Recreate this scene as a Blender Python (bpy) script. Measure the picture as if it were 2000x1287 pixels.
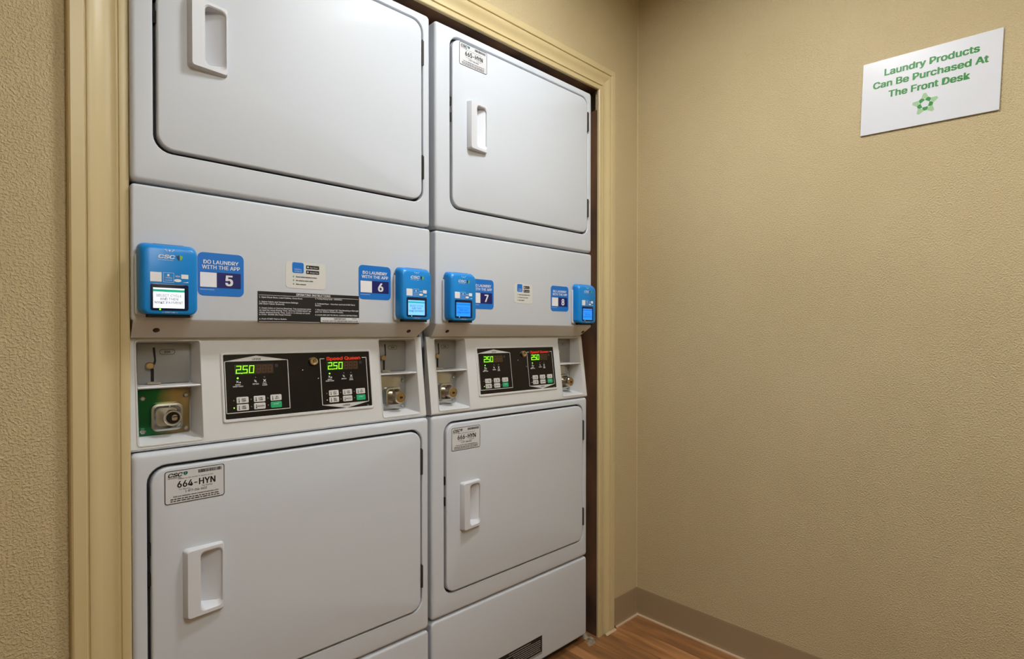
import bpy, bmesh, math, random
from mathutils import Vector, Matrix
random.seed(7)
for o in list(bpy.data.objects): bpy.data.objects.remove(o)
scene = bpy.context.scene
col = scene.collection
R = math.radians

# ------------------------------------------------------------------ camera, world, exposure
CAM_H, CAM_D = 1.145, 1.29
cam = bpy.data.cameras.new('camera'); cam_o = bpy.data.objects.new('camera', cam); col.objects.link(cam_o)
cam.sensor_width = 36; cam.lens = 1083/2000*36; cam.shift_y = 0.00945; cam.clip_start = .02
cam_o.location = (0, -CAM_D, CAM_H)
cam_o.rotation_euler = (R(90-.55), 0, R(-(90-46.42)))
scene.camera = cam_o
w = bpy.data.worlds.new('world'); scene.world = w; w.use_nodes = True
w.node_tree.nodes['Background'].inputs[0].default_value = (.75, .8, .9, 1)
w.node_tree.nodes['Background'].inputs[1].default_value = .15
scene.view_settings.view_transform = 'Standard'; scene.view_settings.look = 'None'
scene.view_settings.gamma = 1; scene.view_settings.use_curve_mapping = False
scene.view_settings.exposure = 0.0
LAMP_MAIN, LAMP_FILL = 84.0, 24.0

# ------------------------------------------------------------------ materials
def lin(c): return tuple((v/12.92 if v <= .04045 else ((v+.055)/1.055)**2.4) for v in (x/255 for x in c))
MATS = {}
def mat(name, c, rough=.5, metal=0, emit=0, spec=.5, coat=0):
    if name in MATS: return MATS[name]
    m = bpy.data.materials.new(name); m.use_nodes = True
    b = m.node_tree.nodes['Principled BSDF']
    b.inputs['Base Color'].default_value = (*lin(c), 1); b.inputs['Roughness'].default_value = rough
    b.inputs['Metallic'].default_value = metal; b.inputs['Specular IOR Level'].default_value = spec
    b.inputs['Coat Weight'].default_value = coat
    if emit:
        b.inputs['Emission Color'].default_value = (*lin(c), 1); b.inputs['Emission Strength'].default_value = emit
    MATS[name] = m
    return m
def nd(m, t, **kw):
    n = m.node_tree.nodes.new(t)
    for k, v in kw.items():
        if hasattr(n, k): setattr(n, k, v)
        else: n.inputs[k].default_value = v
    return n
def ln(m, a, ao, b, bi): m.node_tree.links.new(a.outputs[ao], b.inputs[bi])
def bsdf(m): return m.node_tree.nodes['Principled BSDF']
def add_bump(m, scale, dist, strength=1.0, detail=2.0, stretch=(1, 1, 1), ramp=None):
    tc = nd(m, 'ShaderNodeTexCoord'); mp = nd(m, 'ShaderNodeMapping'); mp.inputs['Scale'].default_value = stretch
    ln(m, tc, 'Object', mp, 'Vector')
    n = nd(m, 'ShaderNodeTexNoise', Scale=scale, Detail=detail, Roughness=.55); ln(m, mp, 'Vector', n, 'Vector')
    bp = nd(m, 'ShaderNodeBump', Strength=strength, Distance=dist)
    if ramp:
        r = nd(m, 'ShaderNodeMapRange'); r.interpolation_type = 'SMOOTHSTEP'
        r.inputs['From Min'].default_value, r.inputs['From Max'].default_value = ramp
        ln(m, n, 'Fac', r, 'Value'); ln(m, r, 'Result', bp, 'Height')
    else: ln(m, n, 'Fac', bp, 'Height')
    ln(m, bp, 'Normal', bsdf(m), 'Normal')
    return tc, mp, n, bp
def mottle(m, c1, c2, scale, lo=.35, hi=.65, detail=3, stretch=(1, 1, 1)):
    tc = nd(m, 'ShaderNodeTexCoord'); mp = nd(m, 'ShaderNodeMapping'); mp.inputs['Scale'].default_value = stretch
    ln(m, tc, 'Object', mp, 'Vector')
    n = nd(m, 'ShaderNodeTexNoise', Scale=scale, Detail=detail); ln(m, mp, 'Vector', n, 'Vector')
    r = nd(m, 'ShaderNodeValToRGB'); r.color_ramp.elements[0].position = lo; r.color_ramp.elements[1].position = hi
    r.color_ramp.elements[0].color = (*lin(c1), 1); r.color_ramp.elements[1].color = (*lin(c2), 1)
    ln(m, n, 'Fac', r, 'Fac'); ln(m, r, 'Color', bsdf(m), 'Base Color')
    return n, r

WALL = mat('tan_textured_paint', (200, 180, 134), .62, spec=.35)
mottle(WALL, (194, 176, 137), (200, 182, 144), 2.2)
add_bump(WALL, 240, .0017, .8, 2.0, ramp=(.42, .70))
TRIM = mat('tan_semi_gloss_trim_paint', (203, 183, 132), .38)
mottle(TRIM, (196, 177, 132), (204, 186, 142), 5, stretch=(1, 1, .25))
add_bump(TRIM, 60, .0006, .5, 3, stretch=(1, 1, .12))
CEIL = mat('white_ceiling_paint', (232, 230, 222), .8)
add_bump(CEIL, 120, .002, .8)
ENAMEL = mat('white_enamel', (201, 206, 214), .48, spec=.35)
add_bump(ENAMEL, 9, .0008, .12, 1)
CONSOLE = mat('white_console_plastic', (208, 209, 210), .42)
PLASTIC = mat('white_handle_plastic', (208, 210, 216), .40)
DARKGAP = mat('dark_gap_fill', (38, 38, 40), .7)  # near-black; in the door gaps it stands in for shade
HINGE = mat('dark_hinge_steel', (84, 82, 80), .4, .6)
BROWN = mat('brown_alcove_board', (92, 62, 40), .8)
mottle(BROWN, (62, 42, 28), (118, 80, 52), 6, stretch=(1, 1, .5))
COVE = mat('brown_vinyl_cove_base', (144, 121, 92), .42)
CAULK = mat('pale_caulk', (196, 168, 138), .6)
GREY = mat('grey_slot_plate', (138, 136, 134), .45, .25)
LINER = mat('pale_grey_coin_box_plastic', (205, 205, 206), .38)
ZINC = mat('brushed_zinc', (190, 192, 192), .24, 1.0)
add_bump(ZINC, 30, .002, .25, 1)
GREEN_GOLD = mat('green_gold_zinc', (120, 150, 110), .30, .85)  # metal whose colour runs from green to gold across the plate
_t = nd(GREEN_GOLD, 'ShaderNodeTexCoord'); _n = nd(GREEN_GOLD, 'ShaderNodeTexNoise', Scale=30, Detail=1); ln(GREEN_GOLD, _t, 'Object', _n, 'Vector')
_s = nd(GREEN_GOLD, 'ShaderNodeSeparateXYZ'); ln(GREEN_GOLD, _t, 'Object', _s, 'Vector')
_m = nd(GREEN_GOLD, 'ShaderNodeMath', operation='MULTIPLY_ADD'); ln(GREEN_GOLD, _n, 'Fac', _m, 0); _m.inputs[1].default_value = .03; ln(GREEN_GOLD, _s, 'X', _m, 2)
_r = nd(GREEN_GOLD, 'ShaderNodeMapRange'); _r.inputs['From Min'].default_value = .082; _r.inputs['From Max'].default_value = .108; ln(GREEN_GOLD, _m, 'Value', _r, 'Value')
_c = nd(GREEN_GOLD, 'ShaderNodeValToRGB'); _c.color_ramp.elements[0].color = (*lin((38, 104, 58)), 1); _c.color_ramp.elements[1].color = (*lin((150, 128, 88)), 1)
ln(GREEN_GOLD, _r, 'Result', _c, 'Fac'); ln(GREEN_GOLD, _c, 'Color', bsdf(GREEN_GOLD), 'Base Color')
CHROME = mat('chrome', (215, 215, 215), .12, 1.0)
BRASS = mat('aged_brass', (190, 168, 128), .30, 1.0)
STEEL = mat('lock_steel', (200, 186, 168), .22, 1.0)
BLACK = mat('black_print', (16, 15, 17), .45)
OVERLAY = mat('black_gloss_overlay', (14, 12, 14), .22, spec=.4)
HOLE = mat('black_hole', (8, 7, 7), .8)
SCREW = mat('dark_screw', (70, 58, 48), .4, .8)
WHITEP = mat('white_print', (232, 232, 235), .45)
GREYP = mat('light_grey_print', (205, 205, 203), .45)
LABEL = mat('white_label_vinyl', (208, 209, 212), .4)
APP = mat('white_app_sticker', (213, 213, 210), .35)
NAVY = mat('navy_print', (14, 20, 98), .4)
BLUE = mat('blue_sticker_vinyl', (12, 114, 204), .35)
BLUEB = mat('blue_reader_plastic', (0, 132, 214), .36)
BEZEL = mat('navy_bezel', (8, 22, 58), .18)
SHIELD = mat('dark_shield_print', (16, 52, 92), .4)
LIME = mat('lime_print', (128, 190, 70), .4)
TEAL = mat('teal_print', (24, 92, 96), .4)
RED = mat('red_print', (236, 58, 34), .4)
BTN = mat('light_grey_button', (206, 206, 204), .4)
GBTN = mat('green_button', (28, 168, 112), .4)
LED_ON = mat('lit_green_led', (120, 240, 60), .4, emit=2.2)
LED_OFF = mat('dim_led', (120, 120, 110), .3)
SEG = mat('lit_green_segment', (150, 255, 40), .4, emit=1.5)
SEGBACK = mat('green_lit_display_window', (14, 52, 4), .3, emit=.25)
SEGDIM = mat('amber_unlit_display_window', (58, 40, 28), .25)
SEGOFF = mat('unlit_segment', (84, 62, 46), .3)
GREENT = mat('green_sign_print', (14, 124, 24), .4)
PALEG = mat('pale_green_sign_print', (150, 186, 140), .4)
SIGN = mat('white_sign_board', (212, 213, 218), .3)
LAMP = mat('lamp_frame_white', (235, 235, 235), .5)

# ------------------------------------------------------------------ mesh helpers
def rrect(x0, x1, z0, z1, r, n=5):
    p = []
    r = max(r, 1e-5)
    for cx, cz, a in ((x1-r, z0+r, -90), (x1-r, z1-r, 0), (x0+r, z1-r, 90), (x0+r, z0+r, 180)):
        for i in range(n+1):
            t = R(a+90*i/n); p.append((cx+r*math.cos(t), cz+r*math.sin(t)))
    return p
def circ(cx, cz, r, n=20): return [(cx+r*math.cos(2*math.pi*i/n), cz+r*math.sin(2*math.pi*i/n)) for i in range(n)]
class MB:
    def __init__(s): s.v = []; s.f = []
    def poly(s, pts, y=0.0):
        b = len(s.v); s.v += [(x, y, z) for x, z in pts]; s.f.append(list(range(b, b+len(pts)))); return s
    def quadstrip(s, a, b, wd, y=0.0):
        ax, az = a; bx, bz = b; L = math.hypot(bx-ax, bz-az) or 1
        ox, oz = -(bz-az)/L*wd/2, (bx-ax)/L*wd/2; ex, ez = (bx-ax)/L*wd/2, (bz-az)/L*wd/2
        return s.poly([(ax-ex+ox, az-ez+oz), (ax-ex-ox, az-ez-oz), (bx+ex-ox, bz+ez-oz), (bx+ex+ox, bz+ez+oz)], y)
    def loft(s, rings, c0=True, c1=True, closed=True):
        n = len(rings[0]); b = len(s.v)
        for r in rings: s.v += [tuple(q) for q in r]
        for i in range(len(rings)-1):
            for j in range(n if closed else n-1):
                k = (j+1) % n
                s.f.append([b+i*n+j, b+i*n+k, b+(i+1)*n+k, b+(i+1)*n+j])
        if c0: s.f.append([b+j for j in range(n)])
        if c1: s.f.append([b+(len(rings)-1)*n+j for j in range(n)])
        return s
    def rings(s, spec, c0=True, c1=True):
        return s.loft([[(x, y, z) for x, z in pts] for pts, y in spec], c0, c1)
    def box(s, x0, x1, y0, y1, z0, z1):
        q = [(x0, z0), (x1, z0), (x1, z1), (x0, z1)]
        return s.rings([(q, y0), (q, y1)])
    def cyl(s, cx, cz, r, y0, y1, n=20, r1=None):
        return s.rings([(circ(cx, cz, r, n), y0), (circ(cx, cz, r if r1 is None else r1, n), y1)])
    def slab(s, x0, x1, z0, z1, yb, yf, rc=.006, bev=.002, n=4, steps=3):
        sp = [(rrect(x0, x1, z0, z1, rc, n), yb)]
        for i in range(steps+1):
            t = R(90*i/steps); d = bev*(1-math.cos(t)); yy = yf+bev*(1-math.sin(t))
            sp.append((rrect(x0+d, x1-d, z0+d, z1-d, max(rc-d, 1e-4), n), yy))
        return s.rings(sp)
    def add(s, o):
        b = len(s.v); s.v += o.v; s.f += [[i+b for i in f] for f in o.f]; return s
    def text(s, string, x, z, h, y=0.0, wd=None, align='C', bold=0.0, shear=0.0, maxw=None):
        vs, fs, (mn, mx) = glyphs(string, bold)
        sc = h/CAPH; sx = sc
        L = mx-mn
        if wd: sx = wd/L
        if maxw and L*sx > maxw: sx = maxw/L
        ox = {'C': -(mn+mx)/2, 'L': -mn, 'R': -mx}[align]
        b = len(s.v)
        s.v += [(x+(vx+ox)*sx+shear*vy*sc, y-vd, z+(vy-CAPH/2)*sc) for vx, vy, vd in vs]
        s.f += [[i+b for i in f] for f in fs]
        return s
    def build(s, name, m, parent=None, tf=None, smooth=40, label=None):
        vs = [tf(*q) for q in s.v] if tf else s.v
        me = bpy.data.meshes.new(name); me.from_pydata(vs, [], s.f); me.update()
        bm = bmesh.new(); bm.from_mesh(me); bmesh.ops.recalc_face_normals(bm, faces=bm.faces); bm.to_mesh(me); bm.free()
        if smooth:
            me.shade_smooth(); me.set_sharp_from_angle(angle=R(smooth))
        me.materials.append(m)
        o = bpy.data.objects.new(name, me); col.objects.link(o)
        if parent: o.parent = parent
        if label: o['label'] = label
        return o
import os
FONT = None
try:
    _fp = os.path.join(bpy.utils.system_resource('DATAFILES'), 'fonts', 'Inter.woff2')   # the sans face that ships with Blender
    if os.path.exists(_fp): FONT = bpy.data.fonts.load(_fp)
except Exception: FONT = None
GL = {}
def glyphs(string, bold=0.0):
    k = (string, bold)
    if k in GL: return GL[k]
    c = bpy.data.curves.new('lettering', 'FONT'); c.body = string; c.size = 1; c.resolution_u = 3
    if FONT: c.font = FONT
    o = bpy.data.objects.new('lettering', c); col.objects.link(o)
    dg = bpy.context.evaluated_depsgraph_get()
    me = bpy.data.meshes.new_from_object(o.evaluated_get(dg))
    vs = [(q.co.x, q.co.y, 0.0) for q in me.vertices]; fs = [list(p.vertices) for p in me.polygons]
    if bold:
        n0, v0, f0 = len(vs), vs, fs; vs = []; fs = []
        for k_, (dx, dz) in enumerate(((-bold, -bold*.5), (bold, -bold*.5), (-bold, bold*.5), (bold, bold*.5))):
            b = len(vs); vs = vs+[(a+dx, c_+dz, k_*.00006) for a, c_, _ in v0]; fs = fs+[[i+b for i in f] for f in f0]
    bpy.data.objects.remove(o); bpy.data.curves.remove(c); bpy.data.meshes.remove(me)
    uv = []; uf = []                                  # every face on its own level, so that overlapping strokes never coincide
    for i, f in enumerate(fs):
        b = len(uv); uv += [(vs[j][0], vs[j][1], vs[j][2]+(i % 19)*7e-6) for j in f]; uf.append(list(range(b, b+len(f))))
    vs, fs = uv, uf
    xs = [q[0] for q in vs] or [0, 1]
    GL[k] = (vs, fs, (min(xs), max(xs)))
    return GL[k]
CAPH = 1.0
_v = glyphs('H')[0]; CAPH = max(q[1] for q in _v)

def empty(name, loc=(0, 0, 0), label=None, cat=None, group=None):
    o = bpy.data.objects.new(name, None); o.empty_display_size = .05; o.location = loc; col.objects.link(o)
    return tag(o, label, cat, group)
def tag(o, label=None, cat=None, group=None, kind=None):
    if label: o['label'] = label
    if cat: o['category'] = cat
    if group: o['group'] = group
    if kind: o['kind'] = kind
    return o
def struct(o, label, cat): return tag(o, label, cat, kind='structure')

# ------------------------------------------------------------------ the room
RX, LX, FY, CZ = 1.9337, -1.15, -2.35, 2.52      # right wall, left wall, wall behind the camera, ceiling
OX0, OX1, OZ = .180, 1.674, 2.062                # alcove opening
T = .12
m = MB(); m.box(LX, OX0, 0, T, 0, CZ); m.box(OX1, RX, 0, T, 0, 1.985); m.box(OX1+.10, RX, 0, T, 1.985, CZ); m.box(OX1, OX1+.10, 0, .012, 1.985, CZ); m.box(OX0, OX1, 0, T, OZ, CZ)
struct(m.build('wall_back', WALL, smooth=0), 'tan textured wall around the dryer alcove', 'wall')
struct(MB().box(RX, RX+T, FY-T, .95, 0, CZ).build('wall_right', WALL, smooth=0), 'tan textured wall carrying the white sign', 'wall')
struct(MB().box(LX-T, LX, FY-T, T, 0, CZ).build('wall_left', WALL, smooth=0), 'tan textured wall out of view on the left', 'wall')
struct(MB().box(LX, RX, FY-T, FY, 0, CZ).build('wall_front', WALL, smooth=0), 'tan textured wall behind the viewer', 'wall')
struct(MB().box(LX-T, RX+T, FY-T, .95, CZ, CZ+.1).build('ceiling', CEIL, smooth=0), 'white ceiling above the laundry room', 'ceiling')
# alcove shell
m = MB(); m.box(OX0-.02, OX0, T, .84, 0, 2.3); m.box(OX1, OX1+.02, T, .84, 0, 2.3); m.box(OX0-.02, OX1+.02, .84, .86, 0, 2.3)
m.box(OX0-.02, OX1+.02, T, .86, 2.3, 2.32)
m.box(OX1-.003, OX1-.0005, .0, .80, 0, 1.985); m.box(OX0+.001, OX1-.004, .001, .83, OZ-.004, OZ-.0005)
struct(m.build('wall_alcove', BROWN, smooth=0), 'bare brown board lining inside the dryer alcove', 'wall')

# floor with separate planks running along Y
FLOORB = mat('dark_subfloor', (52, 36, 26), .8)
fl = struct(MB().box(LX, RX, FY, .84, -.03, -.004).build('floor', FLOORB, smooth=0), 'brown wood-look plank floor', 'floor')
PLANK = mat('brown_wood_plank', (120, 76, 42), .38)
_tc = nd(PLANK, 'ShaderNodeTexCoord'); _oi = nd(PLANK, 'ShaderNodeObjectInfo')
_cm = nd(PLANK, 'ShaderNodeVectorMath', operation='ADD'); _sc = nd(PLANK, 'ShaderNodeVectorMath', operation='SCALE')
_cb = nd(PLANK, 'ShaderNodeCombineXYZ')
ln(PLANK, _oi, 'Random', _cb, 'X'); ln(PLANK, _oi, 'Random', _cb, 'Y'); ln(PLANK, _cb, 'Vector', _sc, 0); _sc.inputs['Scale'].default_value = 37
ln(PLANK, _tc, 'Object', _cm, 0); ln(PLANK, _sc, 'Vector', _cm, 1)
_mp = nd(PLANK, 'ShaderNodeMapping'); _mp.inputs['Scale'].default_value = (30, 3.0, 1); ln(PLANK, _cm, 'Vector', _mp, 'Vector')
_n = nd(PLANK, 'ShaderNodeTexNoise', Scale=1.0, Detail=5, Roughness=.6, Distortion=.8); ln(PLANK, _mp, 'Vector', _n, 'Vector')
_mp2 = nd(PLANK, 'ShaderNodeMapping'); _mp2.inputs['Scale'].default_value = (9, 2.2, 1); ln(PLANK, _cm, 'Vector', _mp2, 'Vector')
_n2 = nd(PLANK, 'ShaderNodeTexNoise', Scale=1.0, Detail=2); ln(PLANK, _mp2, 'Vector', _n2, 'Vector')
_a = nd(PLANK, 'ShaderNodeMath', operation='ADD'); ln(PLANK, _n, 'Fac', _a, 0); ln(PLANK, _n2, 'Fac', _a, 1)
_b = nd(PLANK, 'ShaderNodeMath', operation='MULTIPLY_ADD'); ln(PLANK, _oi, 'Random', _b, 0); _b.inputs[1].default_value = .35; ln(PLANK, _a, 'Value', _b, 2)
_r = nd(PLANK, 'ShaderNodeValToRGB'); _e = _r.color_ramp.elements
_e[0].position = .62; _e[0].color = (*lin((104, 72, 46)), 1); _e[1].position = 1.0; _e[1].color = (*lin((178, 126, 80)), 1)
_x = _e.new(.84); _x.color = (*lin((146, 100, 60)), 1)
_d = nd(PLANK, 'ShaderNodeMath', operation='MULTIPLY'); ln(PLANK, _b, 'Value', _d, 0); _d.inputs[1].default_value = .68
ln(PLANK, _d, 'Value', _r, 'Fac'); ln(PLANK, _r, 'Color', bsdf(PLANK), 'Base Color')
PW, PL = .1005, .92
pm = MB(); g = .0006
pm.rings([([(g, g-0), (PW-g, g), (PW-g, PL-g), (g, PL-g)], -.004)], False, False)
pv = MB()
pv.loft([[(g, g, -.004), (PW-g, g, -.004), (PW-g, PL-g, -.004), (g, PL-g, -.004)],
         [(g, g, -.0008), (PW-g, g, -.0008), (PW-g, PL-g, -.0008), (g, PL-g, -.0008)],
         [(g+.001, g+.001, 0), (PW-g-.001, g+.001, 0), (PW-g-.001, PL-g-.001, 0), (g+.001, PL-g-.001, 0)]])
p0 = pv.build('plank', PLANK, fl, smooth=0); first = True
x = RX-.010-PW; i = 0
while x > LX-PW+.02:
    off = (0, .37, .63, .2, .8)[i % 5]*PL
    y = .10+off-PL
    while y > FY-.1:
        if y+PL > .8385:
            y -= PL; continue
        o = p0 if first else p0.copy()
        if not first: col.objects.link(o); o.parent = fl
        first = False
        o.location = (max(x, LX+.001), max(y, FY), 0)
        y -= PL
    x -= PW; i += 1

# baseboards: vinyl cove with a toe
def cove(name, a, b, nrm, label):
    prof = [(0, 0), (.017, 0), (.016, .003), (.008, .007), (.004, .016), (.0035, .100), (.001, .107), (0, .107)]
    mm = MB(); rings = []
    for p in (a, b): rings.append([(p[0]+nrm[0]*u, p[1]+nrm[1]*u, z) for u, z in prof])
    mm.loft(rings); o = mm.build(name, COVE, smooth=30)
    struct(o, label, 'baseboard')
    t = MB(); pr = [(.0172, 0), (.0172, .0015), (.0165, .0045), (.0125, .0068), (.0118, .0055), (.0152, .003)]  # pale line: caulk, with the toe's highlight put into its colour
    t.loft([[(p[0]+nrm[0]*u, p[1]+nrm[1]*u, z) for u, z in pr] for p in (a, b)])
    t.build('caulk_highlight_line', CAULK, o, label='pale caulk line with painted highlight along the baseboard toe')
    return o
cove('baseboard_right', (RX, 0), (RX, FY), (-1, 0), 'brown vinyl cove base along the wall below the sign')
cove('baseboard_back', (1.772, 0), (RX, 0), (0, -1), 'short brown vinyl cove base between door casing and corner')
cove('baseboard_left', (LX, 0), (.10, 0), (0, -1), 'brown vinyl cove base left of the alcove casing')

# casing around the alcove: moulded profile, mitred; u runs from the outer edge to the inner edge
CW = .0935
PROF = [(0, 0), (0, .010), (.002, .0150), (.005, .017), (.0235, .017), (.0250, .0160), (.0262, .0128), (.0276, .0128), (.0288, .0155), (.031, .0160),
        (.038, .0150), (.045, .0118), (.052, .0092), (.060, .0080), (.067, .0085), (.0725, .0108), (.0738, .0110), (.0750, .0072), (.0768, .0072), (.0782, .0098), (.080, .0102), (.088, .0102),
        (.0915, .0096), (CW, .0075), (CW, 0)]
CI0, CI1, CIZ = .2035, 1.6685, 2.057
def casing(name, pts_fn, label):
    rings = [[pts_fn(e, u, t) for u, t in PROF] for e in (0, 1)]
    o = MB().loft(rings).build(name, TRIM, smooth=28)
    return struct(o, label, 'door casing')
casing('trim_1', lambda e, u, t: (CI0-CW+u, -t, 0 if e == 0 else CIZ+CW-u), 'tan painted upright casing on the left of the dryers')
c3 = casing('trim_2', lambda e, u, t: (CI1+CW-u, -t, 0 if e == 0 else CIZ+CW-u), 'tan painted upright casing between dryers and wall corner')
casing('trim_3', lambda e, u, t: ((CI0-CW+u) if e == 0 else (CI1+CW-u), -t, CIZ+CW-u), 'tan painted header casing above the dryers')
# jamb strips behind the casing
m = MB(); m.box(OX0-.001, CI0-.006, .0005, .03, 0, CIZ)
struct(m.build('trim_4', TRIM, smooth=0), 'tan painted edge strip behind the left casing', 'trim')
# caulk at the foot of the right casing and corner
mc = MB()
def blob(mm, cx, cy, rx, ry, h, n=14, seed=1):
    rnd = random.Random(seed); ks = [1+rnd.uniform(-.3, .3) for _ in range(n)]
    for_r = lambda s, z: [(cx+rx*s*k*math.cos(2*math.pi*i/n), cy+ry*s*k*math.sin(2*math.pi*i/n), z) for i, k in enumerate(ks)]
    mm.loft([for_r(1, 0), for_r(.8, h*.7), for_r(.35, h)], False, True)
mc.loft([[(1.700+i*.0105, -.0165-d, z) for i in range(7)] for d, z in ((0, .006), (.006, .003), (.0085, .0006))], False, False, closed=False)
mc.loft([[(1.763+q, -.018+i*.003, z) for i in range(7)] for q, z in ((0, .016), (.004, .006), (.007, .0006))], False, False, closed=False)
mc.build('caulk_bead', CAULK, c3, label='pale cracked caulk bead at the casing foot')
PATCH = mat('grey_grout_smear', (182, 170, 150), .7)
mottle(PATCH, (112, 90, 66), (168, 156, 134), 60)
mb = MB(); blob(mb, 1.634, -.002, .024, .016, .0015, seed=3); blob(mb, 1.615, -.016, .018, .007, .0012, seed=5); blob(mb, 1.640, .05, .022, .05, .002, seed=9)
mb.build('grout_smear', PATCH, fl, label='pale grout smear on the floor at the dryer corner')
# thin paint bead in the wall corner
MB().box(RX-.0022, RX-.0002, -.0024, -.0002, .108, CZ).build('corner_bead', mat('pale_corner_bead', (214, 196, 152), .5), bpy.data.objects['wall_right'], smooth=0)

# ceiling lamps: the room's own light in front, an added fill behind
def ceiling_lamp(x, y, sx, sy, power, label):
    t = empty('ceiling_light', (x, y, CZ), label, 'ceiling light')
    f = MB()
    def ring(a, z): return [(-sx/2-a, -sy/2-a, z), (sx/2+a, -sy/2-a, z), (sx/2+a, sy/2+a, z), (-sx/2-a, sy/2+a, z)]
    f.loft([ring(.025, 0), ring(.02, -.035), ring(0, -.035), ring(0, -.02)], True, True)
    f.build('frame', LAMP, t, smooth=0)
    em = bpy.data.materials.new('lit_diffuser'); em.use_nodes = True
    b = em.node_tree.nodes['Principled BSDF']; b.inputs['Base Color'].default_value = (.8, .8, .8, 1)
    b.inputs['Emission Color'].default_value = (.95, .985, 1.0, 1); b.inputs['Emission Strength'].default_value = power
    d = MB(); d.loft([ring(-.001, -.021), ring(-.001, -.030)]); d.build('diffuser', em, t, smooth=0)
    return t
ceiling_lamp(1.04, -.68, .26, .26, LAMP_MAIN, 'square lit ceiling light in front of the dryers')
ceiling_lamp(.50, -1.90, .60, .60, LAMP_FILL, 'added square fill light on the ceiling behind the viewer')  # unseen fill lamp, added to brighten the walls and dryer fronts

# ------------------------------------------------------------------ dryer
KS = .028/.22
def shear(x, y, z): return (x, y+KS*(z-.915), z)
W = .696
UP = -.020                                         # front plane of the upper half
def front_panel(z0, z1, yf, door, rc, mm, bev=.009, XL=0.0):
    sp = [(rrect(XL, W, z0, z1, .010, 6), yf+.045)]
    for i in range(5):
        t = R(90*i/4); d = bev*(1-math.cos(t)); sp.append((rrect(XL+d, W-d, z0+d, z1-d, .009, 6), yf+bev*(1-math.sin(t))))
    x0, x1, a, b = door; q = .0062
    sp.append((rrect(x0-q-.002, x1+q+.002, a-q-.002, b+q+.002, rc+.002, 6), yf))
    sp.append((rrect(x0-q, x1+q, a-q, b+q, rc, 6), yf+.002))
    sp.append((rrect(x0-q, x1+q, a-q, b+q, rc, 6), yf+.028))
    mm.rings(sp, False, True)
def handle(x0, x1, z0, z1, yf, parent):
    n = 6; m = MB(); zc = (z0+z1)/2
    def bow(pts, k):                                # left side bows outwards
        return [(px-k*(1-((pz-zc)/((z1-z0)/2))**2)*max(0, 1-(px-x0)/(x1-x0)*2), pz) for px, pz in pts]
    def ring(a, b, c, d, r, yl, yr, k=.0050):
        pts = bow(rrect(a, b, c, d, r, n), k)
        return [(px, yl+(yr-yl)*(px-x0)/(x1-x0), pz) for px, pz in pts]
    rg = [ring(x0-.001, x1+.002, z0-.001, z1+.001, .006, yf+.001, yf+.001),
          ring(x0+.003, x1+.001, z0+.001, z1-.001, .005, yf-.014, yf-.006),
          ring(x0+.0050, x1-.0005, z0+.0025, z1-.0025, .005, yf-.0170, yf-.0085),
          ring(x0+.0265, x1-.0018, z0+.0095, z1-.0080, .010, yf-.0170, yf-.0085, .0012),
          ring(x0+.0285, x1-.0030, z0+.0115, z1-.0105, .010, yf-.0142, yf-.0070, .0012),
          ring(x0+.0292, x1-.0034, z0+.0200, z1-.0112, .009, yf+.0330, yf-.0062, .0012)]
    m.loft(rg, False, True)
    return m.build('handle', PLASTIC, parent, smooth=24)
def door(x0, x1, z0, z1, yf, hz, hx, hinges, notches, name, root, label):
    sp = [(rrect(x0, x1, z0, z1, .030, 6), yf+.022)]
    for i in range(5):
        t = R(90*i/4); e = .004*(1-math.cos(t)); sp.append((rrect(x0+e, x1-e, z0+e, z1-e, .030-e, 6), yf-.004*math.sin(t)))
    hole = rrect(hx[0]+.004, hx[1]-.001, hz[0]+.003, hz[1]-.003, .005, 6)
    m = MB().rings(sp+[(hole, yf-.004), (hole, yf+.0215)], False, False)
    d = m.build(name, ENAMEL, root, smooth=40, label=label)
    sl = MB(); q = .0058  # dark ring painted as the shade in the gap round the door
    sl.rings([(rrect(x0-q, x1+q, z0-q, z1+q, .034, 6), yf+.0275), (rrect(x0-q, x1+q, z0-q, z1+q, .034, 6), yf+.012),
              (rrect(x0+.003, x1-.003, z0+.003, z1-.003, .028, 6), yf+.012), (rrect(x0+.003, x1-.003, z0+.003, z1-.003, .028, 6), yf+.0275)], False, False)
    sl.build('door_gap_shade', DARKGAP, d, label='dark ring standing for the shade in the door gap')
    handle(hx[0], hx[1], hz[0], hz[1], yf-.004, d)
    for a, b in hinges:
        h = MB(); h.box(x1+.0008, x1+.0024, yf-.0062, yf+.02, a, b); h.box(x1+.0034, x1+.0052, yf-.0062, yf+.001, a+.001, b-.003)
        h.build('hinge', HINGE, d, smooth=0)
    for zz in notches:
        MB().box(x0-.0050, x0-.0004, yf+.001, yf+.02, zz-.012, zz+.012).build('latch_notch', HOLE, d, smooth=0)
    return d

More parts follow.
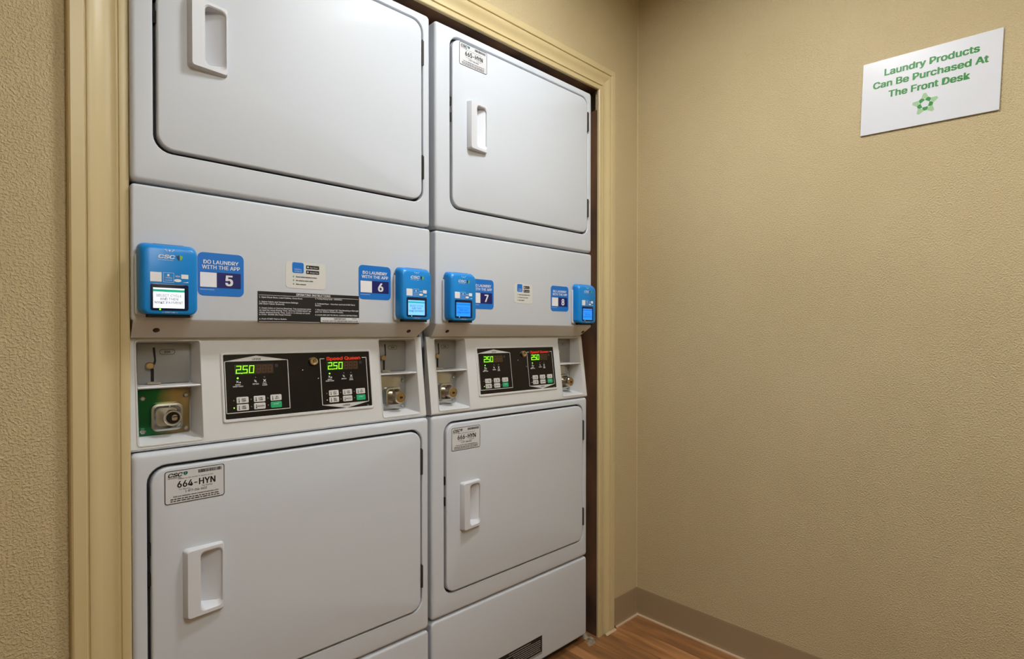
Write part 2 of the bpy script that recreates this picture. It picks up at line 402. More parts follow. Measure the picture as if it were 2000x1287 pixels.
def laundry_sticker(root, x0, x1, z0, z1, num, yf):
    wd, h = x1-x0, z1-z0; X = lambda u: x0+u*wd; Z = lambda v: z0+v*h
    s = MB().slab(x0, x1, z0, z1, yf, yf-.0005, .011, .0002, 6, 1).build('app_number_sticker', BLUE, root, label='blue sticker with number %s and app lettering' % num)
    MB().text('DO LAUNDRY', X(.5), Z(.785), h*.085, yf-.0008, wd=wd*.76, bold=.018).build('lettering', WHITEP, s, smooth=0)
    MB().text('WITH THE APP', X(.5), Z(.665), h*.085, yf-.0008, wd=wd*.82, bold=.018).build('lettering', WHITEP, s, smooth=0)
    MB().text('www.cscserviceworks.com', X(.20), Z(.145), h*.028, yf-.0008, wd=wd*.30).build('lettering', WHITEP, s, smooth=0)
    MB().poly([(X(.04), Z(.19)), (X(.93), Z(.19)), (X(.93), Z(.55)), (X(.04), Z(.55))], yf-.0008).build('number_band', NAVY, s, smooth=0)
    MB().poly([(X(.05), Z(.20)), (X(.40), Z(.20)), (X(.40), Z(.54)), (X(.05), Z(.54))], yf-.0011).build('code_patch', WHITEP, s, smooth=0)
    MB().text(num, X(.67), Z(.37), h*.235, yf-.0012, wd=wd*.17, bold=.03).build('numeral', WHITEP, s, smooth=0)

def shield(mdark, mlime, cx, cz, s, y):
    mdark.poly([(cx-.5*s, cz+.25*s), (cx-.02*s, cz+.48*s), (cx-.02*s, cz-.52*s), (cx-.32*s, cz-.22*s)], y)
    mlime.poly([(cx+.04*s, cz+.48*s), (cx+.5*s, cz+.28*s), (cx+.36*s, cz-.2*s), (cx+.04*s, cz-.48*s)], y)

def id_label(root, x0, x1, z0, z1, num, yf):
    wd, h = x1-x0, z1-z0; X = lambda u: x0+u*wd; Z = lambda v: z0+v*h
    s = MB().slab(x0, x1, z0, z1, yf, yf-.0004, .005, .0001, 4, 1).build('identity_label', LABEL, root, label='white bordered label reading %s' % num)
    y = yf-.0007
    b = MB(); o = [(px, y, pz) for px, pz in rrect(x0, x1, z0, z1, .005, 4)]; i_ = [(px, y, pz) for px, pz in rrect(x0+.0013, x1-.0013, z0+.0013, z1-.0013, .004, 4)]
    b.loft([o, i_], False, False)
    b.text('CSC', X(.16), Z(.865), h*.11, y, wd=wd*.23, bold=.03, shear=.3)
    b.text('ServiceWorks', X(.16), Z(.775), h*.045, y, wd=wd*.22)
    b.text('Please use this number to request service', X(.51), Z(.735), h*.035, y, wd=wd*.58)
    b.text(num, X(.52), Z(.565), h*.185, y, wd=wd*.64, bold=.022)
    b.text('For Service', X(.32), Z(.41), h*.042, y, wd=wd*.18).text('Pay Number', X(.70), Z(.42), h*.042, y, wd=wd*.18)
    b.text('1-877-264-6622', X(.51), Z(.335), h*.065, y, wd=wd*.36, bold=.01)
    b.text('Visit our website: www.cscserviceworks.com', X(.51), Z(.215), h*.045, y, wd=wd*.76, bold=.008)
    for zz in (.135, .075):
        xx = .09
        while xx < .90:
            l = random.uniform(.03, .08); b.poly([(X(xx), Z(zz-.014)), (X(min(xx+l, .92)), Z(zz-.014)), (X(min(xx+l, .92)), Z(zz+.014)), (X(xx), Z(zz+.014))], y); xx += l+.012
    xx = .55
    while xx < .945:
        l = random.choice((.006, .010, .015)); b.poly([(X(xx), Z(.83)), (X(xx+l), Z(.83)), (X(xx+l), Z(.93)), (X(xx), Z(.93))], y); xx += l+random.choice((.005, .008))
    b.build('lettering', BLACK, s, smooth=0)
    d = MB(); l = MB(); shield(d, l, X(.335), Z(.875), h*.13, y)
    d.add(l); d.build('shield_mark', TEAL, s, smooth=0)

SEGS = {'2': 'abged', '5': 'afgcd', '0': 'abcdef', '8': 'abcdefg'}
def digit(mm, ch, x, z, wd, h, y, th=.0014, sl=.10):
    L = lambda px, pz: (x+px*wd+sl*(pz-.5)*h, z+pz*h)
    E_ = {'a': ((0, 1), (1, 1)), 'b': ((1, 1), (1, .5)), 'c': ((1, .5), (1, 0)), 'd': ((0, 0), (1, 0)), 'e': ((0, .5), (0, 0)), 'f': ((0, 1), (0, .5)), 'g': ((0, .5), (1, .5))}
    for k in SEGS[ch]:
        (a, b), (c, d) = E_[k]; mm.quadstrip(L(a, b), L(c, d), th, y)

def control_panel(root):
    X0, X1, Z0, Z1 = .1815, .5345, .9555, 1.1020
    cp = MB(); cp.rings([(rrect(X0-.003, X1+.003, Z0-.004, Z1+.003, .006), .004), (rrect(X0-.003, X1+.003, Z0-.004, Z1+.003, .006), -.001),
                         (rrect(X0-.001, X1+.001, Z0-.002, Z1+.001, .005), -.003), (rrect(X0+.0025, X1-.0025, Z0+.003, Z1-.0025, .003), -.003), (rrect(X0+.0035, X1-.0035, Z0+.004, Z1-.0035, .002), -.0005)])
    cp = cp.build('control_panel', CONSOLE, root, tf=shear, label='white framed control panel with black overlay')
    B = lambda mm, n, mt, **k: mm.build(n, mt, cp, tf=shear, smooth=0, **k)
    B(MB().slab(X0+.0028, X1-.0028, Z0+.0034, Z1-.0030, .001, -.0016, .002, .0003, 3, 1), 'overlay', OVERLAY)
    y = -.0021; o = MB(); lt = .0016
    def lines(pts, closed=True):
        for a, b in zip(pts, pts[1:]+(pts[:1] if closed else [])): o.quadstrip(a, b, lt, y)
    lines([(.1868, 1.0838), (.2525, 1.0950), (.3220, 1.0838), (.3220, .9718), (.1868, .9718)])
    o.poly([(.1868, 1.0838), (.3220, 1.0838), (.2525, 1.0950)], y)
    lines([(.4000, 1.0838), (.4000, .9716), (.4615, .9600), (.5228, .9716), (.5228, 1.0838)], False)
    o.poly([(.4000, .9716), (.4615, .9600), (.5228, .9716)], y)
    lines([(.4000, 1.0838), (.4105, 1.0838)], False); lines([(.5115, 1.0838), (.5228, 1.0838)], False)
    for cx, cz in ((.3564, 1.0586), (.3931, 1.0367)): o.poly(circ(cx, cz, .0012, 8), y)
    o.text('SQ', .520, .9615, .0022, y)
    B(o, 'outline', GREYP)
    lt_ = MB()
    for dx, on in ((0, 1), (.2102, 0)):
        bx = dx
        # display
        B(MB().poly([(bx+.2060, 1.0545), (bx+.2492, 1.0545), (bx+.2492, 1.0765), (bx+.2060, 1.0765)], y), 'display_window', SEGBACK)
        B(MB().poly([(bx+.2494, 1.0545), (bx+.2890, 1.0545), (bx+.2890, 1.0765), (bx+.2494, 1.0765)], y), 'display_window', SEGDIM)
        B(MB().poly(rrect(bx+.2925, bx+.2995, 1.068, 1.0755, .001, 2), y), 'sensor_window', mat('dark_grey_window', (52, 50, 52), .2))
        sg = MB()
        for k, ch in enumerate('250'): digit(sg, ch, bx+.2100+k*.0136, 1.0578, .0088, .0155, y-.0004)
        sg.poly(circ(bx+.2205, 1.0572, .0012, 8), y-.0004)
        B(sg, 'lit_digits', SEG)
        sg = MB()
        for k in range(3): digit(sg, '8', bx+.2530+k*.0122, 1.0580, .0078, .0150, y-.0004, .0013)
        B(sg, 'unlit_digits', SEGOFF)
        B(MB().rings([(circ(bx+.2120, 1.0468, .0019, 12), y), (circ(bx+.2120, 1.0468, .0016, 12), y-.0008)]), 'indicator_light', LED_ON)
        for px in (.2493, .2682):
            B(MB().rings([(circ(bx+px, 1.0468, .0014, 10), y), (circ(bx+px, 1.0468, .0012, 10), y-.0006)]), 'indicator_light', LED_OFF)
        # icons and captions
        lt_.quadstrip((bx+.2095, 1.0408), (bx+.2135, 1.0368), .0012, y).quadstrip((bx+.2095, 1.0375), (bx+.2125, 1.0408), .0012, y).poly(circ(bx+.2165, 1.0375, .0015, 8), y)
        lt_.text('MONEY', bx+.2120, 1.0325, .0026, y, wd=.011, bold=.02).text('INSERT COINS', bx+.2118, 1.0288, .0026, y, wd=.021, bold=.02)
        lt_.quadstrip((bx+.2465, 1.0410), (bx+.2500, 1.0395), .0012, y).quadstrip((bx+.2470, 1.0380), (bx+.2510, 1.0365), .0012, y)
        lt_.text('DRYING', bx+.2490, 1.0322, .0028, y, wd=.013, bold=.02)
        lt_.quadstrip((bx+.2660, 1.0412), (bx+.2708, 1.0360), .0013, y).quadstrip((bx+.2660, 1.0360), (bx+.2708, 1.0412), .0013, y)
        lt_.text('COOL', bx+.2682, 1.0325, .0026, y, wd=.009, bold=.02).text('DOWN', bx+.2682, 1.0288, .0026, y, wd=.010, bold=.02)
        k = 0
        for r_, bz in enumerate((.9986, .9826)):
            for c_, px in enumerate((.2197, .2552, .2912)):
                st = r_ == 1 and c_ == 2
                b = MB().slab(bx+px-.0124, bx+px+.0124, bz-.0068, bz+.0068, -.0012, -.0034, .0022, .0006, 3, 2)
                B(b, 'button', GBTN if st else BTN)
                t = MB(); yy = -.0037
                if st: t.text('START', bx+px, bz+.002, .0030, yy, wd=.012)
                else:
                    t.quadstrip((bx+px-.0075, bz+.0035), (bx+px-.0075, bz-.003), .0013, yy).poly(circ(bx+px-.0075, bz-.0032, .0014, 8), yy)
                    a1, a2 = (('HIGH', 'TEMP'), ('LOW', 'TEMP'), ('NO', 'HEAT'), ('MED', 'TEMP'), ('DELICATES', ''))[k]
                    if a2: t.text(a1, bx+px+.0022, bz+.0022, .0025, yy, maxw=.011, bold=.02).text(a2, bx+px+.0022, bz-.0018, .0025, yy, maxw=.011, bold=.02)
                    else: t.text(a1, bx+px+.0022, bz, .0026, yy, wd=.0145, bold=.02)
                B(t, 'button_lettering', WHITEP if st else BLACK)
                lit = (k == 3)
                B(MB().rings([(circ(bx+px-.0176, bz, .0014, 10), y), (circ(bx+px-.0176, bz, .0012, 10), y-.0006)]), 'indicator_light', LED_ON if (lit and not dx) else (WHITEP if lit else LED_OFF))
                k += 1
    B(lt_, 'lettering', WHITEP)
    B(MB().text('UPPER', .2530, 1.0877, .0040, y-.0003, wd=.0185, bold=.01), 'panel_lettering', BLACK)
    B(MB().text('LOWER', .4612, .9668, .0040, y-.0003, wd=.0185, bold=.01), 'panel_lettering', BLACK)
    B(MB().text('Speed Queen', .4610, 1.0835, .0078, y-.0004, wd=.0905, bold=.035), 'maker_lettering', RED)
    kl = MB(); kl.rings([(circ(.3824, 1.0788, .0098, 20), .0), (circ(.3824, 1.0788, .0098, 20), -.008), (circ(.3824, 1.0788, .0088, 20), -.0095), (circ(.3824, 1.0788, .0060, 20), -.0092), (circ(.3824, 1.0788, .0055, 20), -.006)])
    B(kl, 'key_lock', BRASS)
    B(MB().poly([(.3814, 1.0755), (.3834, 1.0755), (.3834, 1.0825), (.3814, 1.0825)], -.0063), 'key_slot', HOLE)

def coin_box(root, x0, style):
    x1, z0, z1, zb = x0+.1125, .925, 1.130, .060
    sh = lambda pts, d: [(px, KS*(pz-.915)-d, pz) for px, pz in pts]
    ab = lambda pts, y: [(px, y, pz) for px, pz in pts]
    cb = MB(); cb.loft([sh(rrect(x0-.003, x1+.003, z0-.003, z1+.003, .006), -.001), sh(rrect(x0-.0025, x1+.0025, z0-.0025, z1+.0025, .006), .0014),
                        sh(rrect(x0-.0005, x1+.0005, z0-.0005, z1+.0005, .005), .0014), sh(rrect(x0+.001, x1-.001, z0+.001, z1-.001, .004), -.002),
                        ab(rrect(x0+.006, x1-.010, z0+.010, z1-.003, .003), zb)], False, True)
    cb = cb.build('coin_box', LINER, root, smooth=35, label='recessed grey coin box with slot and lock')
    B = lambda mm, n, mt, sm=35, **k: mm.build(n, mt, cb, smooth=sm, **k)
    zd = 1.0365
    dv = MB(); k1 = KS*(zd-.915)
    dv.loft([[(xx, yy, zz) for yy, zz in ((k1+.0005, zd+.0022), (k1-.001, zd), (k1+.0005, zd-.0022), (zb, zd-.004), (zb, zd+.004))] for xx in (x0+.001, x1-.001)])
    B(dv, 'divider', LINER, 30)
    B(MB().slab(x0+.007, x1-.011, zd+.005, z1-.005, zb, zb-.004, .003, .001, 3, 2), 'slot_plate', GREY)
    ys = zb-.0046; ax = x0+.0367
    B(MB().poly([(ax-.003, 1.116), (ax+.001, 1.117), (ax+.003, 1.088), (ax+.001, 1.081), (ax-.0035, 1.081), (ax-.0005, 1.090)], ys).poly([(ax-.0065, 1.073), (ax-.001, 1.073), (ax-.001, 1.046), (ax-.0065, 1.046)], ys), 'coin_slot', HOLE, 0)
    B(MB().rings([(circ(ax-.009, 1.0795, .0072), zb-.004), (circ(ax-.009, 1.0795, .0072), zb-.012), (circ(ax-.009, 1.0795, .0055), zb-.014)]), 'coin_return_button', BRASS)
    B(MB().box(ax-.0145, ax+.009, zb-.016, zb-.004, 1.0415, 1.0445), 'coin_rest', CHROME, 0)
    em = MB(); o = [(px, ys, pz) for px, pz in rrect(ax+.009, ax+.037, 1.1015, 1.1125, .005, 5)]; i_ = [(px, ys, pz) for px, pz in rrect(ax+.0098, ax+.0362, 1.1023, 1.1117, .0045, 5)]
    em.loft([o, i_], False, False); em.text('25¢', ax+.023, 1.107, .0045, ys, bold=.02)
    B(em, 'slot_lettering', BLACK, 0)
    # vault door and lock
    P = GREEN_GOLD if style == 'black' else ZINC
    B(MB().slab(x0+.008, x1-.012, z0+.010, zd-.006, zb+.001, zb-.005, .003, .001, 3, 2), 'vault_plate', P)
    lx, lz = x0+.0625, .9715
    h = MB(); s_ = .030 if style == 'black' else .027
    hx = lx-.006
    h.rings([(rrect(hx-s_, hx+s_, lz-s_, lz+s_, .012), zb-.004), (rrect(hx-s_+.002, hx+s_-.002, lz-s_+.002, lz+s_-.002, .011), zb-.018),
             (rrect(hx-s_+.006, hx+s_-.006, lz-s_+.006, lz+s_-.006, .010), zb-.019), (rrect(hx-s_+.011, hx+s_-.011, lz-s_+.011, lz+s_-.011, .009), zb-.012)])
    B(h, 'lock_housing', ZINC)
    yf_ = zb-.036 if style == 'black' else zb-.040
    B(MB().rings([(circ(lx, lz, .0165, 24), zb-.010), (circ(lx, lz, .0165, 24), yf_), (circ(lx, lz, .0150, 24), yf_-.002), (circ(lx, lz, .0128, 24), yf_-.002), (circ(lx, lz, .0125, 24), yf_-.0005)]), 'lock_cylinder', CHROME if style == 'black' else STEEL)
    B(MB().rings([(circ(lx, lz, .0122, 24), yf_+.002), (circ(lx, lz, .0122, 24), yf_-.0012)]), 'lock_face', OVERLAY if style == 'black' else BRASS)
    if style == 'black':
        B(MB().slab(lx-.002, lx+.008, lz-.006, lz+.006, yf_, yf_-.0022, .004, .0004, 3, 1), 'key_core', STEEL)
        B(MB().poly([(lx-.001, lz+.0005), (lx+.008, lz+.001), (lx+.008, lz+.003), (lx-.001, lz+.0025)], yf_-.0025), 'key_slot', HOLE, 0)
    else: B(MB().poly(circ(lx+.001, lz-.001, .0036, 10), yf_-.0016).poly([(lx, lz-.001), (lx+.007, lz-.0035), (lx+.007, lz+.0015)], yf_-.0016), 'key_slot', HOLE, 0)
    for bx, bz in ((x0+.0155, 1.0125), (x1-.020, 1.0145), (x0+.0155, .9445), (x1-.020, .9445)):
        B(MB().rings([(circ(bx, bz, .0056, 6), zb-.005), (circ(bx, bz, .0056, 6), zb-.008), (circ(bx, bz, .0035, 6), zb-.010)]), 'bolt', ZINC, 30)
    return cb

def dryer(x0, sx, dy, dz, nums, labels, styles, label, is_left):
    root = empty('stacked_dryer', (x0, 0, 0), label, 'dryer', 'stacked coin dryers in the alcove'); root.scale = (sx, 1, 1)
    lo = dy; XL = .0142 if is_left else 0.0            # lower front plane; the casing covers the first dryer's edge
    MB().box(XL+.003, W-.003, .066, .72, .03, 2.012).build('cabinet', ENAMEL, root, smooth=0)
    du, dl = (.057, .667, 1.509, 1.991), ((.0445 if is_left else .0495), .667, .3925+dz, .8835+dz)
    m = MB(); front_panel(1.4405, 2.020, UP, du, .032, m, XL=XL); m.build('upper_front_panel', ENAMEL, root, smooth=35)
    door(*du, UP, (1.684, 1.826), (.110, .181), ((1.566, 1.632), (1.875, 1.945)), (1.765, 1.81), 'upper_door', root, 'white upper dryer door with recessed handle')
    m = MB(); m.slab(XL, W, 1.170, 1.4345, UP+.05, UP+.0005, .007, .005, 5, 4); m.build('service_panel', ENAMEL, root, smooth=35)
    # sloping trim band under the service panel
    bd = MB()
    def bring(x): return [(x[0], UP+.001, 1.1725), (x[1], UP+.003, 1.1690), (x[2], .0160, 1.1395), (x[2], .0185, 1.1370), (x[2], .05, 1.1370), (x[0], .05, 1.1725)]
    bd.loft([bring((XL+.002, XL+.003, max(XL, .008)+.004)), bring((W-.002, W-.003, W-.020))])
    band = bd.build('trim_band', CONSOLE, root, smooth=25, label='sloping white band below the service panel')
    for px in ((.058, .640) if is_left else (.056, .672)):
        s = MB()
        a = -(.023)/(.029)
        prof = [(0.0062, .0), (.0058, .0022), (.0040, .0032), (.0, .0032)]
        cz = 1.1525; cy = UP+.003+(1.1690-cz)*(.033/.0295)
        nrm = Vector((0, -.667, -.745)).normalized(); tz = Vector((0, -.745, .667)); tx = Vector((1, 0, 0))
        rg = []
        for r_, d_ in prof[:3]:
            rg.append([tuple(Vector((px, cy, cz))+nrm*(d_-.001)+tx*(r_*math.cos(2*math.pi*i/14))+tz*(r_*math.sin(2*math.pi*i/14))) for i in range(14)])
        s.loft(rg); s.build('screw', SCREW, band)
    # console with openings for the coin boxes
    xs = [XL, .028, .1405, .563, .6755, W]; zs = [.9135, .9180, .925, 1.130, 1.1365]
    c = MB(); off = {0: .004}
    idx = {}
    for i, xx in enumerate(xs):
        for j, zz in enumerate(zs):
            e = .004 if j == 0 else 0
            if i in (0, 5): e = max(e, .0)
            idx[i, j] = len(c.v); c.v.append((xx, KS*(zz-.915)+e, zz))
    for i in range(5):
        for j in range(4):
            if j == 2 and i in (1, 3): continue
            c.f.append([idx[i, j], idx[i+1, j], idx[i+1, j+1], idx[i, j+1]])
    for i in (0, 5):
        for j in range(4):
            b = len(c.v); p, q = c.v[idx[i, j]], c.v[idx[i, j+1]]
            c.v += [(p[0], .035, p[2]), (q[0], .035, q[2])]; c.f.append([idx[i, j], idx[i, j+1], b+1, b])
    b = len(c.v); c.v += [(XL, .035, .9135), (W, .035, .9135)]; c.f.append([idx[5, 0], idx[4, 0], idx[3, 0], idx[2, 0], idx[1, 0], idx[0, 0], b, b+1])
    c.build('console', CONSOLE, root, smooth=0)
    coin_box(root, .028, styles[0]); coin_box(root, .563, styles[1])
    control_panel(root)
    m = MB(); front_panel(.3280+dz, .9105, lo, dl, .034, m, XL=XL); m.build('lower_front_panel', ENAMEL, root, smooth=35)
    door(*dl, lo, (.565, .706), (.099, .171), ((.445, .510), (.757, .830)), (.66, .72), 'lower_door', root, 'white lower dryer door with recessed handle')
    k = MB(); k.slab(XL, W, .034, .3225+dz, lo+.035, lo+.001, .012, .007, 5, 4)
    k.build('kick_panel', ENAMEL, root, smooth=35)
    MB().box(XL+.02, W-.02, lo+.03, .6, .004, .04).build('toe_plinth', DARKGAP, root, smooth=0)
    # stickers
    yu = UP+.0004
    laundry_sticker(root, *nums[0][1:], nums[0][0], yu); laundry_sticker(root, *nums[1][1:], nums[1][0], yu)
    id_label(root, .067, .1755, .803+dz*0, .870, labels[1], lo-.0041)
    if labels[0]: id_label(root, .081, .186, 1.923, 1.988, labels[0], UP-.0041)
    # app sticker
    ax0, ax1, az0, az1 = nums[2]; wd, h = ax1-ax0, az1-az0; X = lambda u: ax0+u*wd; Z = lambda v: az0+v*h
    s = MB().slab(ax0, ax1, az0, az1, yu, yu-.0005, .009, .0002, 6, 1).build('app_sticker', APP, root, label='white rounded app sticker with blue icon')
    y = yu-.0008
    MB().poly(rrect(X(.16), X(.44), Z(.58), Z(.98), .004), y).build('app_icon', BLUE, s, smooth=0)
    MB().text('CSCPay', X(.30), Z(.72), h*.05, y-.0003, wd=wd*.18).text('MOBILE', X(.30), Z(.64), h*.045, y-.0003, wd=wd*.18).build('icon_lettering', WHITEP, s, smooth=0)
    bb = MB()
    for a, z_ in ((.50, .83), (.50, .64)): bb.poly(rrect(X(a), X(a+.33), Z(z_-.07), Z(z_+.07), .001, 2), y)
    for q, z_ in (('Know when laundry is done', .44), ('No need to carry coins', .30), ('Earn rewards', .16)):
        bb.text(q, X(.25), Z(z_), h*.045, y, align='L', bold=.03, maxw=wd*.62)
    bb.build('lettering', BLACK, s, smooth=0)
    wt = MB()
    wt.text('App Store', X(.69), Z(.825), h*.05, y-.0003, wd=wd*.20).text('Google Play', X(.70), Z(.635), h*.05, y-.0003, wd=wd*.21)
    wt.poly(circ(X(.545), Z(.83), h*.035, 8), y-.0003).poly([(X(.53), Z(.68)), (X(.53), Z(.60)), (X(.565), Z(.64))], y-.0003)
    wt.build('badge_lettering', WHITEP, s, smooth=0)
    gg = MB()
    for z_ in (.44, .30, .16): gg.poly(rrect(X(.175), X(.205), Z(z_-.03), Z(z_+.03), .001, 2), y)
    gg.build('bullet_marks', mat('grey_green_print', (120, 150, 116), .5), s, smooth=0)
    return root

DL = dryer(.1898, 1.015, -.012, -.006,
           (('5', .126, .2145, 1.2245, 1.3140), ('6', .482, .5725, 1.2325, 1.3185), (.303, .397, 1.250, 1.311)), (None, '664-HYN'), ('black', 'brass'),
           'white stacked coin dryer labelled 664-HYN beside the left casing', True)
DR = dryer(.914, 1.0, 0.0, 0.0,
           (('7', .127, .217, 1.2195, 1.3085), ('8', .476, .567, 1.2225, 1.3090), (.304, .387, 1.243, 1.3055)), ('665-HYN', '666-HYN'), ('brass', 'brass'),
           'white stacked coin dryer labelled 665-HYN and 666-HYN near the wall corner', False)

# operating instructions on the first dryer
def instructions(root):
    x0, x1, z0, z1 = .2426, .483, 1.1705, 1.2395; wd, h = x1-x0, z1-z0; X = lambda u: x0+u*wd; Z = lambda v: z0+v*h
    yf = UP+.0004; y = yf-.0008
    s = MB().slab(x0, x1, z0, z1, yf, yf-.0005, .001, .0001, 3, 1).build('instruction_label', BLACK, root, label='black operating instructions label with white print')
    b = MB()
    b.text('OPERATING INSTRUCTIONS', X(.52), Z(.94), h*.07, y, wd=wd*.34, bold=.015)
    b.poly([(X(.01), Z(.872)), (X(.99), Z(.872)), (X(.99), Z(.882)), (X(.01), Z(.882))], y)
    b.poly([(X(.01), Z(.02)), (X(.58), Z(.02)), (X(.58), Z(.03)), (X(.01), Z(.03))], y)
    L_ = (('1. Open Dryer Door, Load Clothes, Close Door.', .81, .40), ('2. Select Fabric and Temperature Settings', .665, .355), ('    (All Start Fabric Buttons).', .60, .23),
          ('3. Insert Coins or Card as Required. Top numbered coins', .465, .48), ('    as read for more Drying Time. All Five COINS MUST be', .395, .48),
          ('    obtain desired Drying Time. (Last 2-5 minutes of cycle', .325, .47), ('    is COOL-DOWN (No Heat) Period).', .255, .29), ('4. Push START Pad or Button.', .115, .25))
    for q, z_, ww in L_: b.text(q, X(.012), Z(z_), h*.045, y, align='L', wd=wd*ww, bold=.012)
    R_ = (('5. To Stop Drying Cycle - OPEN Door.', .835, .28), ('6. To Restart Dryer - Close Door and Push START Pad or', .665, .42), ('    Button.', .60, .06),
          ('7. When Drying Is Finished "00" Time Remaining or Pilot Light', .455, .455), ('    goes out. Remove Clothes Promptly.', .39, .29), ('8. CLEAN AND LINT FILTER ALL LOADING INSTRUCTIONS', .28, .445))
    for q, z_, ww in R_: b.text(q, X(.535), Z(z_), h*.045, y, align='L', wd=wd*ww, bold=.012)
    b.build('lettering', WHITEP, s, smooth=0)
    MB().poly(rrect(X(.59), X(.998), Z(.03), Z(.205), .001, 2), y).build('notice_patch', LABEL, s, smooth=0)
    MB().text('IMPORTANT', X(.79), Z(.155), h*.055, y-.0003, wd=wd*.13, bold=.01).text('CLEAN LINT FILTER BEFORE EACH LOAD', X(.795), Z(.075), h*.05, y-.0003, wd=wd*.38, bold=.01)\
        .poly([(X(.92), Z(.165)), (X(.97), Z(.165)), (X(.97), Z(.18)), (X(.92), Z(.18))], y-.0003).build('notice_lettering', BLACK, s, smooth=0)
instructions(DL)
# warning label low on the second dryer
def kick_label(root):
    x0, x1, z0, z1 = .235, .456, .056, .119; yf = .0014; y = yf-.0008
    s = MB().slab(x0, x1, z0, z1, yf, yf-.0005, .001, .0001, 3, 1).build('warning_label', BLACK, root, label='black printed warning label low on the kick panel')
    b = MB(); rnd = random.Random(4)
    for z_, a, c in ((.112, .30, .75), (.1045, .02, .96), (.098, .38, .97), (.091, .02, .97), (.0845, .38, .97), (.078, .02, .95), (.0715, .30, .97)):
        xx = a
        while xx < c:
            l = rnd.uniform(.02, .07); b.poly([(x0+(x1-x0)*xx, z_-.0008), (x0+(x1-x0)*min(xx+l, c), z_-.0008), (x0+(x1-x0)*min(xx+l, c), z_+.0008), (x0+(x1-x0)*xx, z_+.0008)], y); xx += l+.006
    b.build('print_lines', GREYP, s, smooth=0)
    MB().poly([(x0+.002, z0+.001), (x1-.001, z0+.001), (x1-.001, z0+.008), (x0+.002, z0+.008)], y).build('print_strip', mat('grey_strip', (150, 148, 146), .5), s, smooth=0)
kick_label(DR)

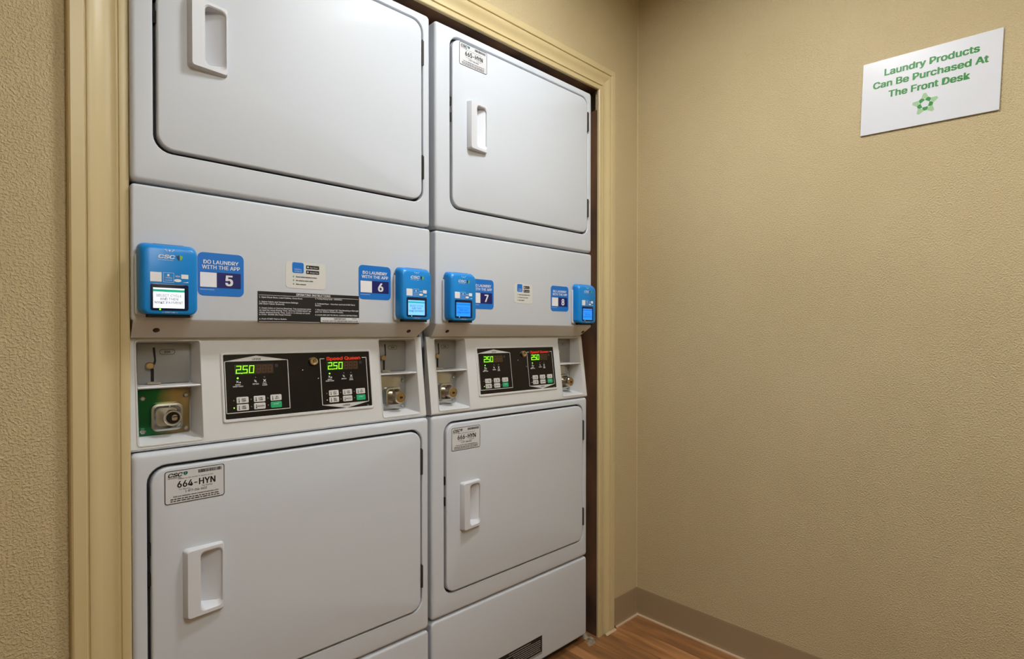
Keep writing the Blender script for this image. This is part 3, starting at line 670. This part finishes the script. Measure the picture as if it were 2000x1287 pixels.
# ------------------------------------------------------------------ card readers
def card_reader(x, dz, scr, num, label, sx=1.0):
    t = empty('card_reader', (x, UP-.0014, 1.18+dz), label, 'card reader', 'blue card readers on the dryers'); t.scale = (sx, 1, 1)
    # local: x 0..0.096 (0.022 canonical -> 0), y 0 at the dryer face, z 0 at 1.18
    n = 6
    MB().slab(-.003, .098, .001, .120, .0005, -.006, .006, .001, 4, 2).build('back_plate', PLASTIC, t)
    f = MB()
    f.rings([(rrect(.000, .0975, .004, .1405, .012, n), -.005), (rrect(.000, .0975, .004, .1400, .012, n), -.010), (rrect(.0005, .0970, .0035, .1385, .013, n), -.021),
             (rrect(.0030, .0965, .0020, .1335, .014, n), -.0285), (rrect(.0060, .0950, .0030, .1305, .013, n), -.0315), (rrect(.0090, .0925, .0055, .1280, .012, n), -.0328)])
    f.build('shell', BLUEB, t, smooth=45)
    MB().box(.014, .084, -.028, -.006, -.003, .0045).build('card_slot', HOLE, t, smooth=0)
    MB().poly([(.024, .1385), (.076, .1385), (.076, .1397), (.024, .1397)], -.0165).build('top_slot', mat('dark_blue_slot', (0, 52, 104), .5), t, smooth=0)
    y = -.0331; ox = .022; oz = 1.18
    PX = lambda a: a-ox
    PZ = lambda b: b-oz
    l = MB()
    l.text('CSC', PX(.0648), PZ(1.2940), .0068, y, wd=.0275, bold=.03, shear=.25)
    l.text('SERVICEWORKS', PX(.064), PZ(1.2875), .0014, y, wd=.026)
    l.build('brand_lettering', WHITEP, t, smooth=0); l = MB()
    for s_ in (-1, 1): l.quadstrip((PX(.0707)+s_*.0075, PZ(1.3085)), (PX(.0707)+s_*.004, PZ(1.3045)), .0008, y)
    l.poly(circ(PX(.0707), PZ(1.3060), .0016, 8), y)
    l.build('top_mark', WHITEP, t, smooth=0); l = MB()
    a = [(PX(.0600), PZ(1.2449)), (PX(.0773), PZ(1.2449)), (PX(.0773), PZ(1.2631)), (PX(.0600), PZ(1.2631))]
    for p, q in zip(a, a[1:]+a[:1]): l.quadstrip(p, q, .0005, y)
    l.poly([(PX(.0665), PZ(1.2565)), (PX(.0700), PZ(1.2565)), (PX(.0700), PZ(1.2605)), (PX(.0665), PZ(1.2605))], y)
    l.text('CSCPay', PX(.0686), PZ(1.2535), .0026, y, wd=.012).text('mobile', PX(.0686), PZ(1.2490), .0022, y, wd=.012)
    l.build('app_mark', WHITEP, t, smooth=0); l = MB()
    l.text('VISA', PX(.0840), PZ(1.2570), .0030, y, wd=.0085, bold=.02)
    l.poly([(PX(.0900), PZ(1.2530)), (PX(.1020), PZ(1.2530)), (PX(.1020), PZ(1.2615)), (PX(.0900), PZ(1.2615))], y)
    l.poly([(PX(.0840)+.0062*math.cos(i*math.pi/8), PZ(1.2490)+.0030*math.sin(i*math.pi/8)) for i in range(16)], y)
    l.poly([(PX(.0915), PZ(1.2455)), (PX(.1020), PZ(1.2475)), (PX(.1020), PZ(1.2455))], y)
    l.build('card_marks', WHITEP, t, smooth=0); l = MB()
    l.text('<<  INSERT CARD  >>', PX(.0707), PZ(1.1865), .0026, y, wd=.026)
    l.build('slot_lettering', WHITEP, t, smooth=0)
    MB().poly([(PX(.0387), PZ(1.2452)), (PX(.0571), PZ(1.2452)), (PX(.0571), PZ(1.2632)), (PX(.0387), PZ(1.2632))], y).build('code_patch', WHITEP, t, smooth=0)
    d = MB(); lm = MB(); shield(d, lm, PX(.0872), PZ(1.2932), .0115, y)
    d.build('shield_mark', SHIELD, t, smooth=0); lm.build('shield_highlight', LIME, t, smooth=0)
    bz = MB(); bz.rings([(rrect(PX(.0390), PX(.1020), PZ(1.1902), PZ(1.2412), .004), -.0326), (rrect(PX(.0390), PX(.1020), PZ(1.1902), PZ(1.2412), .004), -.0335), (rrect(PX(.0397), PX(.1013), PZ(1.1909), PZ(1.2405), .0035), -.0338)])
    b = bz.build('bezel', BEZEL, t)
    ys = -.0340
    nm, base, bar, tx, e = scr
    sm = mat('screen_'+nm, base, .2, emit=e); bm_ = mat('screen_bar_'+nm, bar, .2, emit=e*.8)
    xa, xb, za, zb = PX(.0430), PX(.0950), PZ(1.1945), PZ(1.2335)
    MB().poly([(xa, za), (xb, za), (xb, zb), (xa, zb)], ys).build('screen', sm, b, smooth=0, label='lit payment screen')
    MB().poly([(xa, zb-.0075), (xb, zb-.0075), (xb, zb-.0030), (xa, zb-.0030)], ys-.0003).build('screen_bar', bm_, b, smooth=0)
    c = (xa+xb)/2
    MB().text('SELECT CYCLE', c, za+.0245, .0048, ys-.0003, wd=.042).text('AND THEN', c, za+.0178, .0048, ys-.0003, wd=.030).text('MAKE PAYMENT', c, za+.0110, .0048, ys-.0003, wd=.047)\
        .build('screen_lettering', mat('screen_text_'+nm, tx, .4, emit=.1), b, smooth=0)
    MB().rings([(circ(PX(.0542), PZ(1.1922), .0016, 10), -.0336), (circ(PX(.0542), PZ(1.1922), .0013, 10), -.0344)]).build('status_light', LED_ON if num == 5 else WHITEP, b)
    return t
SC5 = ('white', (232, 240, 250), (10, 168, 128), (52, 58, 84), .62)
SC6 = ('pale_blue', (120, 196, 250), (40, 168, 190), (16, 48, 110), .62)
SC7 = ('blue', (30, 140, 250), (20, 120, 210), (10, 70, 160), .62)
card_reader(.1898+1.015*.0215, 0, SC5, 5, 'blue card reader with white screen beside sticker number 5', 1.015)
card_reader(.1898+1.015*.5815, 0, SC6, 6, 'blue card reader with pale blue screen beside sticker number 6', 1.0)
card_reader(.914+.0245, 0, SC7, 7, 'blue card reader partly covering the number 7 sticker', .985)
card_reader(.914+.5835, 0, SC7, 8, 'blue card reader at the dryer edge beside sticker number 8', .97)

# ------------------------------------------------------------------ wall sign (local x right along -Y world, z up)
SW, SH = .3185, .2120
sg = empty('wall_sign', (RX, -.7953, 1.7440), 'white sign about laundry products in green lettering on the right wall', 'sign')
sg.rotation_euler = (0, 0, R(-90))
tilt = R(2.15)
def stf(x, y, z): return (x*math.cos(tilt)+z*math.sin(tilt), y, -x*math.sin(tilt)+z*math.cos(tilt))
MB().slab(0, SW, 0, SH, -.001, -.0055, .0008, .0004, 2, 1).build('board', SIGN, sg, tf=stf)
y = -.0059
for q, px, pz, ww in (('Laundry Products', .164, .1735, .217), ('Can Be Purchased At', .160, .1405, .264), ('The Front Desk', .1615, .1075, .187)):
    MB().text(q, px, pz, .0182, y, wd=ww, bold=.03).build('lettering', GREENT, sg, tf=stf, smooth=0)
sx_, sz_, Rt = .158, .0565, .0305
P = lambda r, a: (sx_+r*Rt*math.cos(R(a)), sz_+r*Rt*math.sin(R(a)))
d, l = MB(), MB()
for k in range(5):
    a = 90+72*k+4
    l.poly([P(1.0, a-6), P(1.0, a+6), P(.62, a+27), P(.50, a+12), P(.50, a-12), P(.62, a-27)], y)
    d.poly([P(.62, a+27), P(.62, a+45), P(.50, a+60), P(.36, a+72), P(.36, a), P(.50, a+12)], y-.0002)
l.build('emblem_tips', PALEG, sg, tf=stf, smooth=0); d.build('emblem_ring', GREENT, sg, tf=stf, smooth=0)
